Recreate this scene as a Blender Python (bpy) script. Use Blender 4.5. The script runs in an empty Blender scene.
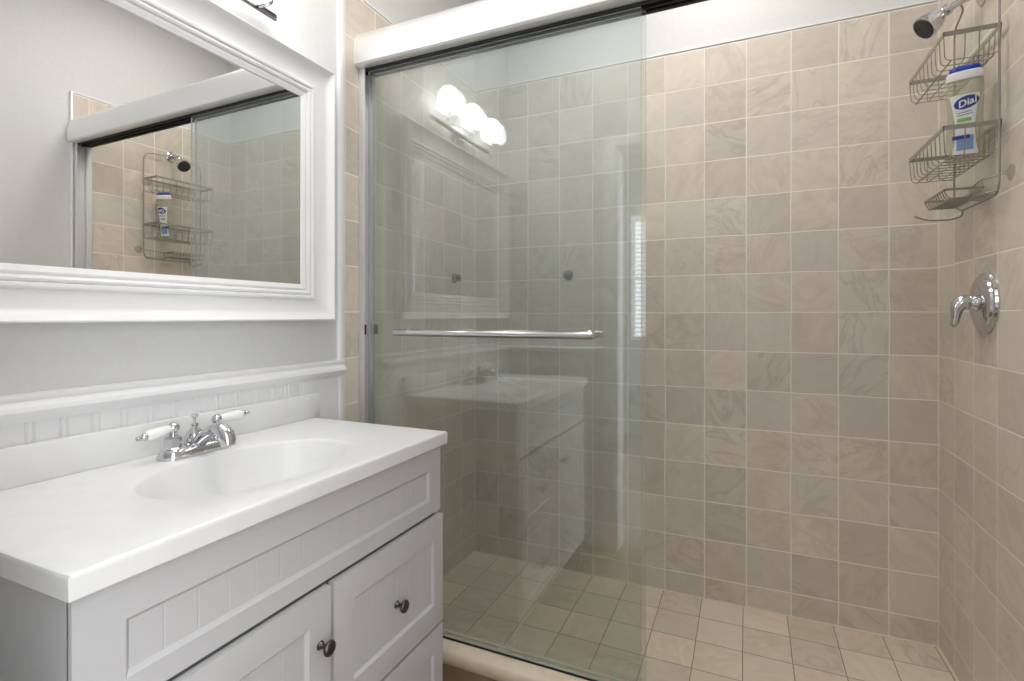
import bpy, bmesh, math, random
from mathutils import Vector, Matrix

sc = bpy.context.scene
COL = sc.collection
PI = math.pi

# ------------------------------------------------------------------ camera, world, exposure
cam_d = bpy.data.cameras.new('camera')
cam = bpy.data.objects.new('camera', cam_d)
COL.objects.link(cam)
cam.location = (1.2073, 0.0, 1.20)
cam.rotation_euler = (PI / 2, 0, 0.421445)
cam_d.sensor_width = 36.0
cam_d.lens = 523.495 / 1024 * 36.0
cam_d.shift_y = -24.15 / 1024
cam_d.clip_start = 0.02
sc.camera = cam

world = bpy.data.worlds.new('world')
sc.world = world
world.use_nodes = True
world.node_tree.nodes['Background'].inputs[0].default_value = (0.93, 0.96, 1.0, 1)
world.node_tree.nodes['Background'].inputs[1].default_value = 3.7

sc.view_settings.view_transform = 'Standard'
sc.view_settings.look = 'None'
sc.view_settings.gamma = 1.0
sc.view_settings.use_curve_mapping = False
sc.view_settings.exposure = 0.53
sc.cycles.max_bounces = 14
sc.cycles.diffuse_bounces = 6
sc.cycles.glossy_bounces = 6
sc.cycles.transparent_max_bounces = 40

CEILING_FILL = 9.5        # radiance of the unseen fill light added on the ceiling
SHOWER_FILL = 14.0         # radiance of the unseen fill light added over the shower
BULB = 6.5               # radiance of the vanity lamp's glass shades
WINDOW = 2.2              # radiance of the bedroom's window pane

XR = 1.8102      # face of the right shower tiles
YB = 2.2414      # face of the back shower tiles
ZT = 2.284       # top of the tiles
ZC = 2.85        # ceiling
ZF = 0.063       # shower floor
TILE_Z = 1.2154  # a horizontal grout line

# ------------------------------------------------------------------ materials
def s2l(c):
    return tuple((v / 255 / 12.92) if v / 255 <= 0.04045 else ((v / 255 + 0.055) / 1.055) ** 2.4 for v in c)

def rgba(c):
    return (*s2l(c), 1.0)

def mat(name, col, rough=0.5, metal=0.0, spec=0.5, coat=0.0):
    m = bpy.data.materials.new(name)
    m.use_nodes = True
    b = m.node_tree.nodes['Principled BSDF']
    b.inputs['Base Color'].default_value = rgba(col)
    b.inputs['Roughness'].default_value = rough
    b.inputs['Metallic'].default_value = metal
    b.inputs['Specular IOR Level'].default_value = spec
    b.inputs['Coat Weight'].default_value = coat
    return m

def emit(name, col, strength):
    m = bpy.data.materials.new(name)
    m.use_nodes = True
    nt = m.node_tree
    nt.nodes.clear()
    e = nt.nodes.new('ShaderNodeEmission')
    e.inputs[0].default_value = (*col, 1)
    e.inputs[1].default_value = strength
    o = nt.nodes.new('ShaderNodeOutputMaterial')
    nt.links.new(e.outputs[0], o.inputs[0])
    return m

class NG:
    """small helper for shader graphs"""
    def __init__(self, name):
        self.m = bpy.data.materials.new(name)
        self.m.use_nodes = True
        self.nt = self.m.node_tree
        self.b = self.nt.nodes['Principled BSDF']
    def n(self, t, **kw):
        x = self.nt.nodes.new(t)
        for k, v in kw.items():
            setattr(x, k, v)
        return x
    def link(self, a, b):
        self.nt.links.new(a, b)
    def math(self, op, a, b=None, c=None):
        x = self.n('ShaderNodeMath', operation=op)
        for i, v in enumerate((a, b, c)):
            if v is None:
                continue
            if isinstance(v, (int, float)):
                x.inputs[i].default_value = v
            else:
                self.link(v, x.inputs[i])
        return x.outputs[0]
    def mix(self, fac, a, b):
        x = self.n('ShaderNodeMix', data_type='RGBA')
        for i, v in ((0, fac), (6, a), (7, b)):
            if isinstance(v, (int, float)):
                x.inputs[i].default_value = v
            elif isinstance(v, tuple):
                x.inputs[i].default_value = v
            else:
                self.link(v, x.inputs[i])
        return x.outputs[2]

def tile_material(name, ax_u, off_u, pitch_u, ax_v, off_v, pitch_v, ca, cb, cc, grout, gw=0.0024, rough=0.36):
    g = NG(name)
    co = g.n('ShaderNodeTexCoord').outputs['Object']
    sep = g.n('ShaderNodeSeparateXYZ')
    g.link(co, sep.inputs[0])
    # a slight waver of the hand laid joints
    wob = g.n('ShaderNodeTexNoise'); wob.inputs['Scale'].default_value = 5.0
    g.link(co, wob.inputs['Vector'])
    wv = g.math('MULTIPLY', g.math('SUBTRACT', wob.outputs[0], 0.5), 0.006)
    u = g.math('DIVIDE', g.math('SUBTRACT', g.math('ADD', sep.outputs[ax_u], wv), off_u), pitch_u)
    v = g.math('DIVIDE', g.math('SUBTRACT', g.math('ADD', sep.outputs[ax_v], wv), off_v), pitch_v)
    cu, cv = g.math('FLOOR', u), g.math('FLOOR', v)
    fu, fv = g.math('FRACT', u), g.math('FRACT', v)
    eu = g.math('MULTIPLY', g.math('MINIMUM', fu, g.math('SUBTRACT', 1.0, fu)), pitch_u)
    ev = g.math('MULTIPLY', g.math('MINIMUM', fv, g.math('SUBTRACT', 1.0, fv)), pitch_v)
    e = g.math('MINIMUM', eu, ev)
    mr = g.n('ShaderNodeMapRange', interpolation_type='SMOOTHSTEP')
    g.link(e, mr.inputs[0])
    mr.inputs[1].default_value = gw * 0.45
    mr.inputs[2].default_value = gw * 1.25
    tilemask = mr.outputs[0]
    cell = g.n('ShaderNodeCombineXYZ')
    g.link(cu, cell.inputs[0]); g.link(cv, cell.inputs[1])
    cell.inputs[2].default_value = ax_u * 7.3 + ax_v * 3.1
    wn = g.n('ShaderNodeTexWhiteNoise', noise_dimensions='3D')
    g.link(cell.outputs[0], wn.inputs['Vector'])
    # every tile shows its own cut of the stone
    off = g.n('ShaderNodeVectorMath', operation='SCALE')
    g.link(wn.outputs['Color'], off.inputs[0]); off.inputs['Scale'].default_value = 37.0
    p = g.n('ShaderNodeVectorMath', operation='ADD')
    g.link(co, p.inputs[0]); g.link(off.outputs[0], p.inputs[1])
    rot = g.n('ShaderNodeVectorRotate', rotation_type='EULER_XYZ')
    eul = g.n('ShaderNodeVectorMath', operation='SCALE')
    g.link(wn.outputs['Color'], eul.inputs[0]); eul.inputs['Scale'].default_value = 6.28
    g.link(p.outputs[0], rot.inputs['Vector']); g.link(eul.outputs[0], rot.inputs['Rotation'])
    sq = g.n('ShaderNodeMapping'); sq.inputs['Scale'].default_value = (1.0, 3.0, 1.5)
    g.link(rot.outputs[0], sq.inputs[0])
    n1 = g.n('ShaderNodeTexNoise')
    n1.inputs['Scale'].default_value = 7.5; n1.inputs['Detail'].default_value = 5.0
    n1.inputs['Roughness'].default_value = 0.62; n1.inputs['Distortion'].default_value = 1.1
    g.link(sq.outputs[0], n1.inputs['Vector'])
    n2 = g.n('ShaderNodeTexNoise')
    n2.inputs['Scale'].default_value = 4.2; n2.inputs['Detail'].default_value = 3.0
    n2.inputs['Distortion'].default_value = 1.2
    g.link(sq.outputs[0], n2.inputs['Vector'])
    # veins: where the noise crosses its mean
    vein = g.math('ABSOLUTE', g.math('SUBTRACT', n2.outputs[0], 0.5))
    vr = g.n('ShaderNodeMapRange'); g.link(vein, vr.inputs[0])
    vr.inputs[1].default_value = 0.0; vr.inputs[2].default_value = 0.055
    vr.inputs[3].default_value = 1.0; vr.inputs[4].default_value = 0.0
    sepc = g.n('ShaderNodeSeparateColor'); g.link(wn.outputs['Color'], sepc.inputs[0])
    veinamt = g.math('MULTIPLY', vr.outputs[0], g.math('MULTIPLY', g.math('POWER', sepc.outputs[1], 2.2), 0.4))
    r1 = g.n('ShaderNodeMapRange'); g.link(n1.outputs[0], r1.inputs[0])
    r1.inputs[1].default_value = 0.34; r1.inputs[2].default_value = 0.66
    base = g.mix(r1.outputs[0], rgba(ca), rgba(cb))
    base = g.mix(g.math('MULTIPLY', sepc.outputs[0], 0.75), base, rgba(cc))
    base = g.mix(veinamt, base, rgba(tuple(v * 0.78 for v in cb)))
    hsv = g.n('ShaderNodeHueSaturation')
    g.link(base, hsv.inputs['Color'])
    g.link(g.math('ADD', 0.90, g.math('MULTIPLY', sepc.outputs[2], 0.17)), hsv.inputs['Value'])
    gn = g.n('ShaderNodeTexNoise'); gn.inputs['Scale'].default_value = 9.0
    g.link(co, gn.inputs['Vector'])
    gmix = g.mix(g.math('MULTIPLY', gn.outputs[0], 0.6), rgba(grout), rgba(tuple(v * 0.80 for v in grout)))
    col = g.mix(tilemask, gmix, hsv.outputs[0])
    g.link(col, g.b.inputs['Base Color'])
    rr = g.n('ShaderNodeMapRange'); g.link(tilemask, rr.inputs[0])
    rr.inputs[3].default_value = 0.85; rr.inputs[4].default_value = rough
    g.link(rr.outputs[0], g.b.inputs['Roughness'])
    bp = g.n('ShaderNodeBump'); bp.inputs['Strength'].default_value = 0.35
    bp.inputs['Distance'].default_value = 0.002
    g.link(g.math('ADD', tilemask, g.math('MULTIPLY', n1.outputs[0], 0.25)), bp.inputs['Height'])
    g.link(bp.outputs[0], g.b.inputs['Normal'])
    return g.m

def speckled(name, ca, cb, scale, rough=0.5, bump=0.0):
    g = NG(name)
    co = g.n('ShaderNodeTexCoord').outputs['Object']
    n = g.n('ShaderNodeTexNoise'); n.inputs['Scale'].default_value = scale; n.inputs['Detail'].default_value = 4
    g.link(co, n.inputs['Vector'])
    r = g.n('ShaderNodeMapRange'); g.link(n.outputs[0], r.inputs[0])
    r.inputs[1].default_value = 0.35; r.inputs[2].default_value = 0.65
    g.link(g.mix(r.outputs[0], rgba(ca), rgba(cb)), g.b.inputs['Base Color'])
    g.b.inputs['Roughness'].default_value = rough
    if bump:
        bp = g.n('ShaderNodeBump'); bp.inputs['Strength'].default_value = bump
        bp.inputs['Distance'].default_value = 0.002
        g.link(n.outputs[0], bp.inputs['Height']); g.link(bp.outputs[0], g.b.inputs['Normal'])
    return g.m

def pane_material(name, tint, ior=1.5, rough=0.0):
    """clear sheet glass: tinted transmission plus a Fresnel mirror"""
    m = bpy.data.materials.new(name)
    m.use_nodes = True
    nt = m.node_tree
    nt.nodes.clear()
    t = nt.nodes.new('ShaderNodeBsdfTransparent'); t.inputs[0].default_value = (*tint, 1)
    gl = nt.nodes.new('ShaderNodeBsdfGlossy'); gl.inputs['Roughness'].default_value = rough
    gl.inputs[0].default_value = (1, 1, 1, 1)
    fr = nt.nodes.new('ShaderNodeFresnel')
    # a thin sheet reflects alike on both of its faces
    ge = nt.nodes.new('ShaderNodeNewGeometry')
    mi = nt.nodes.new('ShaderNodeMix'); mi.data_type = 'FLOAT'
    mi.inputs[2].default_value = ior; mi.inputs[3].default_value = 1.0 / ior
    nt.links.new(ge.outputs['Backfacing'], mi.inputs[0]); nt.links.new(mi.outputs[0], fr.inputs[0])
    mx = nt.nodes.new('ShaderNodeMixShader')
    o = nt.nodes.new('ShaderNodeOutputMaterial')
    nt.links.new(fr.outputs[0], mx.inputs[0]); nt.links.new(t.outputs[0], mx.inputs[1])
    nt.links.new(gl.outputs[0], mx.inputs[2]); nt.links.new(mx.outputs[0], o.inputs[0])
    return m

def gel_material(name, tint, body, fac):
    m = bpy.data.materials.new(name)
    m.use_nodes = True
    nt = m.node_tree
    b = nt.nodes['Principled BSDF']
    b.inputs['Base Color'].default_value = rgba(body); b.inputs['Roughness'].default_value = 0.15
    t = nt.nodes.new('ShaderNodeBsdfTransparent'); t.inputs[0].default_value = (*tint, 1)
    mx = nt.nodes.new('ShaderNodeMixShader'); mx.inputs[0].default_value = fac
    nt.links.new(t.outputs[0], mx.inputs[1]); nt.links.new(b.outputs[0], mx.inputs[2])
    nt.links.new(mx.outputs[0], nt.nodes['Material Output'].inputs[0])
    return m

TA, TB, TC = (218, 207, 193), (203, 190, 175), (204, 197, 187)
GROUT = (247, 241, 231)
M = {}
M['tile_back'] = tile_material('tile_back', 0, XR - 0.142, 0.1539, 2, TILE_Z, 0.152, TA, TB, TC, GROUT)
M['tile_right'] = tile_material('tile_right', 1, 2.094, 0.155, 2, TILE_Z, 0.152, TA, TB, TC, GROUT)
M['tile_left'] = tile_material('tile_left', 1, 1.495, 0.154, 2, TILE_Z, 0.152, TA, TB, TC, GROUT)
M['tile_floor'] = tile_material('tile_floor', 0, 1.497, 0.1510, 1, 2.097, 0.158, (232, 218, 199), (216, 200, 178), (222, 212, 196), (160, 146, 128), 0.0018)
M['wall'] = speckled('wall_paint', (214, 214, 213), (211, 211, 210), 60, 0.55, 0.0)
M['wall_bed'] = mat('bedroom_paint', (150, 148, 145), 0.6)
M['ceiling'] = speckled('ceiling_paint', (232, 232, 232), (228, 228, 228), 80, 0.7, 0.03)
M['trim'] = mat('trim_paint', (232, 232, 233), 0.30)
M['cabinet'] = mat('cabinet_thermofoil', (196, 196, 197), 0.36)
M['caulk'] = mat('cream_caulk', (226, 218, 204), 0.6)
M['gap'] = mat('cabinet_inside', (120, 118, 116), 0.7)
M['marble'] = speckled('cultured_marble', (231, 231, 231), (228, 228, 228), 25, 0.30)
M['chrome'] = mat('chrome', (208, 208, 211), 0.09, 1.0)
M['bar'] = mat('chrome_dark_reflection', (112, 112, 114), 0.2, 1.0)  # chrome of the light bar, its dark reflection put into the base colour
M['brushed'] = mat('brushed_nickel', (158, 153, 146), 0.35, 0.6)
M['alu'] = mat('polished_aluminium', (240, 240, 241), 0.38, 0.75)
M['jamb'] = mat('satin_aluminium', (216, 216, 216), 0.35, 0.5)
M['black'] = mat('black_rubber', (22, 22, 22), 0.6)
M['darkgrey'] = mat('dark_spray_face', (60, 58, 56), 0.5)
M['pewter'] = mat('dark_pewter', (92, 90, 90), 0.30, 1.0)
M['porcelain'] = mat('white_porcelain', (240, 240, 238), 0.12)
M['mirror'] = mat('silvered_glass', (244, 245, 244), 0.0, 1.0)
M['glass'] = pane_material('tinted_sheet_glass', (0.912, 0.936, 0.931), 1.76)
M['glass_edge'] = mat('ground_glass_edge', (168, 182, 178), 0.2)
M['cap_stone'] = speckled('sill_stone', (228, 215, 194), (216, 201, 178), 14, 0.35)
M['curb_face'] = speckled('curb_tile', (168, 142, 116), (146, 120, 96), 10, 0.45)
M['floor'] = speckled('bathroom_floor', (150, 126, 102), (132, 108, 86), 8, 0.5)
M['bed_floor'] = speckled('bedroom_floor', (150, 140, 128), (138, 128, 116), 30, 0.9)
M['shade'] = emit('lit_opal_glass', (1.0, 0.97, 0.93), BULB)
M['lamp'] = emit('ceiling_fill_diffuser', (1.0, 0.985, 0.96), CEILING_FILL)  # glow of the added ceiling fill
M['shower_fill'] = emit('shower_fill_lens', (1.0, 0.975, 0.945), SHOWER_FILL)  # glow of the added fill over the shower
M['daylight'] = emit('daylight_pane', (0.9, 0.95, 1.0), WINDOW)
M['blind'] = mat('blind_slat', (225, 228, 232), 0.5)
M['gel'] = gel_material('clear_gel_bottle', (0.95, 0.955, 0.90), (196, 196, 180), 0.30)
M['cap_white'] = mat('white_cap_plastic', (240, 240, 238), 0.3)
M['blue'] = mat('royal_blue_plastic', (28, 66, 178), 0.35)
M['label'] = mat('white_label', (232, 234, 236), 0.4)
M['navy'] = mat('navy_print', (26, 58, 140), 0.4)
M['print'] = mat('purple_print', (88, 84, 132), 0.5)
M['green'] = mat('green_print', (132, 190, 62), 0.4)
M['paleblue'] = mat('pale_blue_print', (128, 160, 205), 0.4)
M['cup'] = pane_material('clear_vinyl_cup', (0.90, 0.90, 0.88), 1.45, 0.05)
M['hook'] = mat('grey_vinyl', (86, 86, 82), 0.5)

# ------------------------------------------------------------------ mesh helpers
LOC = {}

def obj(name, bm, m, parent=None, smooth=35, kind=None, local=False):
    if parent is not None and not local:
        bmesh.ops.translate(bm, verts=bm.verts, vec=-LOC[parent])
    bmesh.ops.recalc_face_normals(bm, faces=bm.faces)
    me = bpy.data.meshes.new(name)
    bm.to_mesh(me)
    bm.free()
    for x in (m if isinstance(m, (list, tuple)) else [m]):
        me.materials.append(M[x])
    if smooth:
        me.polygons.foreach_set('use_smooth', [True] * len(me.polygons))
        me.set_sharp_from_angle(angle=math.radians(smooth))
    o = bpy.data.objects.new(name, me)
    COL.objects.link(o)
    if parent is not None:
        o.parent = parent
        LOC[o] = LOC[parent].copy()
    else:
        LOC[o] = Vector((0, 0, 0))
    if kind:
        o['kind'] = kind
    return o

def struct(name, bm, m, smooth=0):
    return obj(name, bm, m, None, smooth, 'structure')

def thing(name, label, cat, loc, group=None, rot=None):
    o = bpy.data.objects.new(name, None)
    COL.objects.link(o)
    o.empty_display_size = 0.05
    o.location = loc
    if rot:
        o.rotation_euler = rot
    o['label'] = label
    o['category'] = cat
    if group:
        o['group'] = group
    LOC[o] = Vector(loc)
    return o

def tag(o, label, cat, group=None):
    o['label'] = label
    o['category'] = cat
    if group:
        o['group'] = group
    return o

def NB():
    return bmesh.new()

def box(bm, lo, hi, bevel=0.0, seg=2, mi=0):
    vs = [bm.verts.new((x, y, z)) for x in (lo[0], hi[0]) for y in (lo[1], hi[1]) for z in (lo[2], hi[2])]
    idx = [(0, 1, 3, 2), (4, 6, 7, 5), (0, 4, 5, 1), (2, 3, 7, 6), (0, 2, 6, 4), (1, 5, 7, 3)]
    fs = [bm.faces.new([vs[i] for i in f]) for f in idx]
    for f in fs:
        f.material_index = mi
    if bevel > 0:
        es = {e for f in fs for e in f.edges}
        r = bmesh.ops.bevel(bm, geom=list(es), offset=bevel, segments=seg, affect='EDGES', profile=0.5)
        for f in r['faces']:
            f.material_index = mi
    return bm

def frames(pts, closed=False):
    n = len(pts)
    ts = []
    for i in range(n):
        if closed:
            t = pts[(i + 1) % n] - pts[i - 1]
        else:
            t = pts[min(i + 1, n - 1)] - pts[max(i - 1, 0)]
        ts.append(t.normalized())
    up = Vector((0, 0, 1)) if abs(ts[0].z) < 0.9 else Vector((1, 0, 0))
    nn = (up - ts[0] * up.dot(ts[0])).normalized()
    out = []
    for t in ts:
        nn = (nn - t * nn.dot(t)).normalized()
        out.append((t, nn, t.cross(nn)))
    return out

def tube(bm, pts, r, n=8, closed=False, mi=0, flat=None):
    pts = [Vector(p) for p in pts]
    fr = frames(pts, closed)
    rings = []
    for i, p in enumerate(pts):
        ri = r[i] if isinstance(r, (list, tuple)) else r
        ra, rb = (ri, ri) if flat is None else (ri * flat[0], ri * flat[1])
        t, a, b = fr[i]
        rings.append([bm.verts.new(p + a * ra * math.cos(2 * PI * k / n) + b * rb * math.sin(2 * PI * k / n)) for k in range(n)])
    m = len(rings)
    for i in range(m if closed else m - 1):
        A, B = rings[i], rings[(i + 1) % m]
        for k in range(n):
            f = bm.faces.new((A[k], A[(k + 1) % n], B[(k + 1) % n], B[k]))
            f.material_index = mi
    if not closed:
        bm.faces.new(list(reversed(rings[0]))).material_index = mi
        bm.faces.new(rings[-1]).material_index = mi
    return bm

def arc_path(pts, rad, seg=5):
    """round the corners of a polyline"""
    pts = [Vector(p) for p in pts]
    out = [pts[0]]
    for i in range(1, len(pts) - 1):
        a, b, c = pts[i - 1], pts[i], pts[i + 1]
        d1, d2 = (a - b), (c - b)
        r = min(rad, d1.length * 0.49, d2.length * 0.49)
        p0, p1 = b + d1.normalized() * r, b + d2.normalized() * r
        for k in range(seg + 1):
            t = k / seg
            out.append(p0 * (1 - t) ** 2 + b * 2 * t * (1 - t) + p1 * t * t)
    out.append(pts[-1])
    return out

def lathe(bm, prof, origin, axis=(0, 0, 1), n=24, mi=0, sides=None, caps=True):
    ax = Vector(axis).normalized()
    up = Vector((0, 0, 1)) if abs(ax.z) < 0.9 else Vector((1, 0, 0))
    a = (up - ax * up.dot(ax)).normalized()
    b = ax.cross(a)
    o = Vector(origin)
    n = sides or n
    rings = []
    for r, h in prof:
        if r < 1e-6:
            rings.append([bm.verts.new(o + ax * h)])
        else:
            rings.append([bm.verts.new(o + ax * h + (a * math.cos(2 * PI * k / n) + b * math.sin(2 * PI * k / n)) * r) for k in range(n)])
    for A, B in zip(rings, rings[1:]):
        for k in range(n):
            k2 = (k + 1) % n
            if len(A) == 1 and len(B) == 1:
                continue
            if len(A) == 1:
                f = bm.faces.new((A[0], B[k2], B[k]))
            elif len(B) == 1:
                f = bm.faces.new((A[k], A[k2], B[0]))
            else:
                f = bm.faces.new((A[k], A[k2], B[k2], B[k]))
            f.material_index = mi
    for R_, rev in ((rings[0], True), (rings[-1], False)) if caps else ():
        if len(R_) > 1:
            bm.faces.new(list(reversed(R_)) if rev else R_).material_index = mi
    return bm

def prism(bm, poly, axis, a0, a1, mi=0):
    """extrude a closed 2-D polygon along a main axis; the 2-D coordinates are the two other axes in order"""
    def pt(p, a):
        c = list(p)
        c.insert(axis, a)
        return c
    A = [bm.verts.new(pt(p, a0)) for p in poly]
    B = [bm.verts.new(pt(p, a1)) for p in poly]
    n = len(poly)
    for k in range(n):
        bm.faces.new((A[k], A[(k + 1) % n], B[(k + 1) % n], B[k])).material_index = mi
    bm.faces.new(list(reversed(A))).material_index = mi
    bm.faces.new(B).material_index = mi
    return bm

def ring(bm, inner, prof, outer=None):
    """mitred frame in the y-z plane; prof: list of (distance outwards from the inner rectangle or 'o' for the outer one, x)"""
    y0, z0, y1, z1 = inner
    loops = []
    for d, x in prof:
        if d == 'o':
            a0, b0, a1, b1 = outer
        else:
            a0, b0, a1, b1 = y0 - d, z0 - d, y1 + d, z1 + d
        loops.append([bm.verts.new((x, p, q)) for p, q in ((a0, b0), (a1, b0), (a1, b1), (a0, b1))])
    m = len(loops)
    for i in range(m):
        A, B = loops[i], loops[(i + 1) % m]
        for k in range(4):
            bm.faces.new((A[k], A[(k + 1) % 4], B[(k + 1) % 4], B[k]))
    return bm

def grooved(bm, y0, y1, z0, z1, xb, xf, ys, depth=0.0025, w=0.006, double=False):
    """beadboard: a sheet with vertical grooves"""
    prof = [(xb, y0), (xf, y0)]
    for y in ys:
        if double:
            for c in (y - 0.006, y + 0.006):
                prof += [(xf, c - w / 2), (xf - depth, c), (xf, c + w / 2)]
        else:
            prof += [(xf, y - w / 2), (xf - depth, y), (xf, y + w / 2)]
    prof += [(xf, y1), (xb, y1)]
    return prism(bm, prof, 2, z0, z1)

# ------------------------------------------------------------------ room shell
YN0, YN1 = 0.10, 0.22          # the wall with the doorway the camera stands in
DX0, DX1, DZ = 0.60, 1.42, 2.06
struct('floor', box(NB(), (-0.12, YN0, -0.10), (1.95, 1.386, 0.0)), 'floor')
struct('ceiling', box(NB(), (-0.12, YN0, ZC), (1.95, 2.40, ZC + 0.1)), 'ceiling')
struct('wall_left', box(NB(), (-0.12, YN0, -0.1), (-0.0, 2.40, ZC)), 'wall')
struct('wall_right', box(NB(), (XR + 0.008, YN0, -0.1), (XR + 0.13, 2.40, ZC)), 'wall')
struct('wall_back', box(NB(), (0.0, YB + 0.008, -0.1), (XR + 0.008, 2.40, ZC)), 'wall')
bm = NB()
poly = [(0.0, 0), (DX0, 0), (DX0, DZ), (DX1, DZ), (DX1, 0), (XR + 0.008, 0), (XR + 0.008, ZC), (0.0, ZC)]
prism(bm, [(p[0], p[1]) for p in poly], 1, YN0, YN1)
struct('wall_near', bm, 'wall')
# tiles of the shower alcove
def slab(lo, hi):
    return box(NB(), lo, hi, 0.0015, 1)
struct('wall_shower_back', slab((0.0, YB, ZF), (XR + 0.008, YB + 0.008, ZT)), 'tile_back')
struct('wall_shower_right', slab((XR, 1.405, 0.0), (XR + 0.008, YB, ZT)), 'tile_right')
struct('wall_shower_left', slab((0.0, 1.335, 0.0), (0.006, YB, ZT)), 'tile_left')
struct('floor_shower', box(NB(), (0.006, 1.470, -0.10), (XR, YB, ZF)), 'tile_floor')
bm = NB()
box(bm, (0.006, 1.478, ZF), (0.0095, YB, ZF + 0.0035)); box(bm, (0.006, YB - 0.0035, ZF), (XR, YB, ZF + 0.0035))
box(bm, (XR - 0.0035, 1.478, ZF), (XR, YB, ZF + 0.0035))
box(bm, (0.006, YB - 0.003, ZF), (0.009, YB, ZT)); box(bm, (XR - 0.003, YB - 0.003, ZF), (XR, YB, ZT))
struct('trim_9', bm, 'caulk')
# white bullnose edges round the tiles
bm = NB()
prism(bm, [(0.0, 1.310), (0.006, 1.310), (0.011, 1.314), (0.0125, 1.322), (0.011, 1.330), (0.006, 1.335), (0.0, 1.335)], 2, 0.0, ZC)
struct('trim_1', bm, 'trim', 30)
bm = NB()
box(bm, (0.0, 1.335, ZT), (0.0095, YB, ZT + 0.007), 0.002)
box(bm, (0.0, YB - 0.004, ZT), (XR, YB + 0.008, ZT + 0.007), 0.002)
box(bm, (XR - 0.003, 1.405, ZT), (XR + 0.008, YB, ZT + 0.007), 0.002)
box(bm, (XR - 0.004, 1.395, 0.0), (XR + 0.008, 1.405, ZT + 0.007), 0.002)
struct('trim_2', bm, 'trim', 30)
# chair rail, beadboard, baseboard on the vanity's wall
rail = [(0.0, 1.006), (0.010, 1.006), (0.013, 1.012), (0.022, 1.020), (0.026, 1.028), (0.024, 1.036), (0.016, 1.041),
        (0.014, 1.046), (0.017, 1.050), (0.017, 1.056), (0.010, 1.060), (0.0, 1.060)]
bm = NB(); prism(bm, [(a, b) for a, b in rail], 1, YN1, 1.329)
struct('trim_3', bm, 'trim', 40)
ys = [0.2475 + 0.0535 * k for k in range(20)]
bm = NB(); grooved(bm, YN1, 1.310, 0.10, 1.008, 0.0, 0.006, [y for y in ys if y < 1.20], 0.0035, 0.006, True)
struct('trim_4', bm, 'trim', 20)
bm = NB(); prism(bm, [(YN1, 1.006), (YN1 + 0.010, 1.006), (YN1 + 0.024, 1.022), (YN1 + 0.026, 1.032), (YN1 + 0.016, 1.042), (YN1 + 0.017, 1.056), (YN1 + 0.008, 1.060), (YN1, 1.060)], 0, 0.026, 0.53)
struct('trim_5', bm, 'trim', 40)
# casing of the doorway
bm = NB()
for y0, y1, sgn in ((YN1, YN1 + 0.014, 1),):
    box(bm, (DX0 - 0.060, y0, 0.0), (DX0, y1, DZ + 0.06), 0.003)
    box(bm, (DX1, y0, 0.0), (DX1 + 0.060, y1, DZ + 0.06), 0.003)
    box(bm, (DX0, y0, DZ), (DX1, y1, DZ + 0.06), 0.003)
box(bm, (DX0, YN0, 0.0), (DX0 + 0.010, YN1, DZ), 0.001)
box(bm, (DX1 - 0.010, YN0, 0.0), (DX1, YN1, DZ), 0.001)
box(bm, (DX0 + 0.010, YN0, DZ - 0.010), (DX1 - 0.010, YN1, DZ), 0.001)
struct('trim_6', bm, 'trim', 30)
bm = NB()
box(bm, (XR - 0.006, YN1, 0.0), (XR + 0.008, 1.395, 0.10), 0.003)
struct('baseboard_right', bm, 'trim', 30)

# the bedroom behind the doorway: seen only as a reflection in the shower glass
WY = -2.5
struct('floor_bedroom', box(NB(), (-1.2, WY, -0.10), (3.2, YN0, 0.0)), 'bed_floor')
bm = NB()
wx0, wx1, wz0, wz1 = 0.12, 1.16, 0.96, 2.22
box(bm, (-1.2, WY - 0.12, 0.0), (wx0, WY, 2.9))
box(bm, (wx1, WY - 0.12, 0.0), (3.2, WY, 2.9))
box(bm, (wx0, WY - 0.12, 0.0), (wx1, WY, wz0))
box(bm, (wx0, WY - 0.12, wz1), (wx1, WY, 2.9))
struct('wall_bedroom_far', bm, 'wall_bed')
struct('wall_bedroom_left', box(NB(), (-1.32, WY - 0.12, 0.0), (-1.2, YN0, 2.9)), 'wall_bed')
bm = NB()
box(bm, (wx0, WY - 0.11, wz0), (wx0 + 0.04, WY - 0.04, wz1)); box(bm, (wx1 - 0.04, WY - 0.11, wz0), (wx1, WY - 0.04, wz1))
box(bm, (wx0 + 0.04, WY - 0.11, wz0), (wx1 - 0.04, WY - 0.04, wz0 + 0.04)); box(bm, (wx0 + 0.04, WY - 0.11, wz1 - 0.04), (wx1 - 0.04, WY - 0.04, wz1))
box(bm, (wx0 + 0.04, WY - 0.10, (wz0 + wz1) / 2 - 0.02), (wx1 - 0.04, WY - 0.05, (wz0 + wz1) / 2 + 0.02))
win = struct('window_1', bm, 'trim')
obj('pane', box(NB(), (wx0 + 0.04, WY - 0.085, wz0 + 0.04), (wx1 - 0.04, WY - 0.08, wz1 - 0.04)), 'daylight', win, 0)
bm = NB()
z = wz0 + 0.03
while z < wz1 - 0.04:
    a = 0.35
    prism(bm, [(WY - 0.036, z + 0.010), (WY - 0.006, z - 0.002), (WY - 0.006, z - 0.0005), (WY - 0.036, z + 0.0115)], 0, wx0 + 0.01, wx1 - 0.01)
    z += 0.045
box(bm, (wx0 + 0.005, WY - 0.04, wz1 - 0.04), (wx1 - 0.005, WY - 0.002, wz1))
bl = obj('blind', bm, 'blind', win, 0)

struct('ceiling_bedroom', box(NB(), (-1.32, WY - 0.12, 2.9), (3.2, -1.1, 3.0)), 'ceiling')

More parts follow.
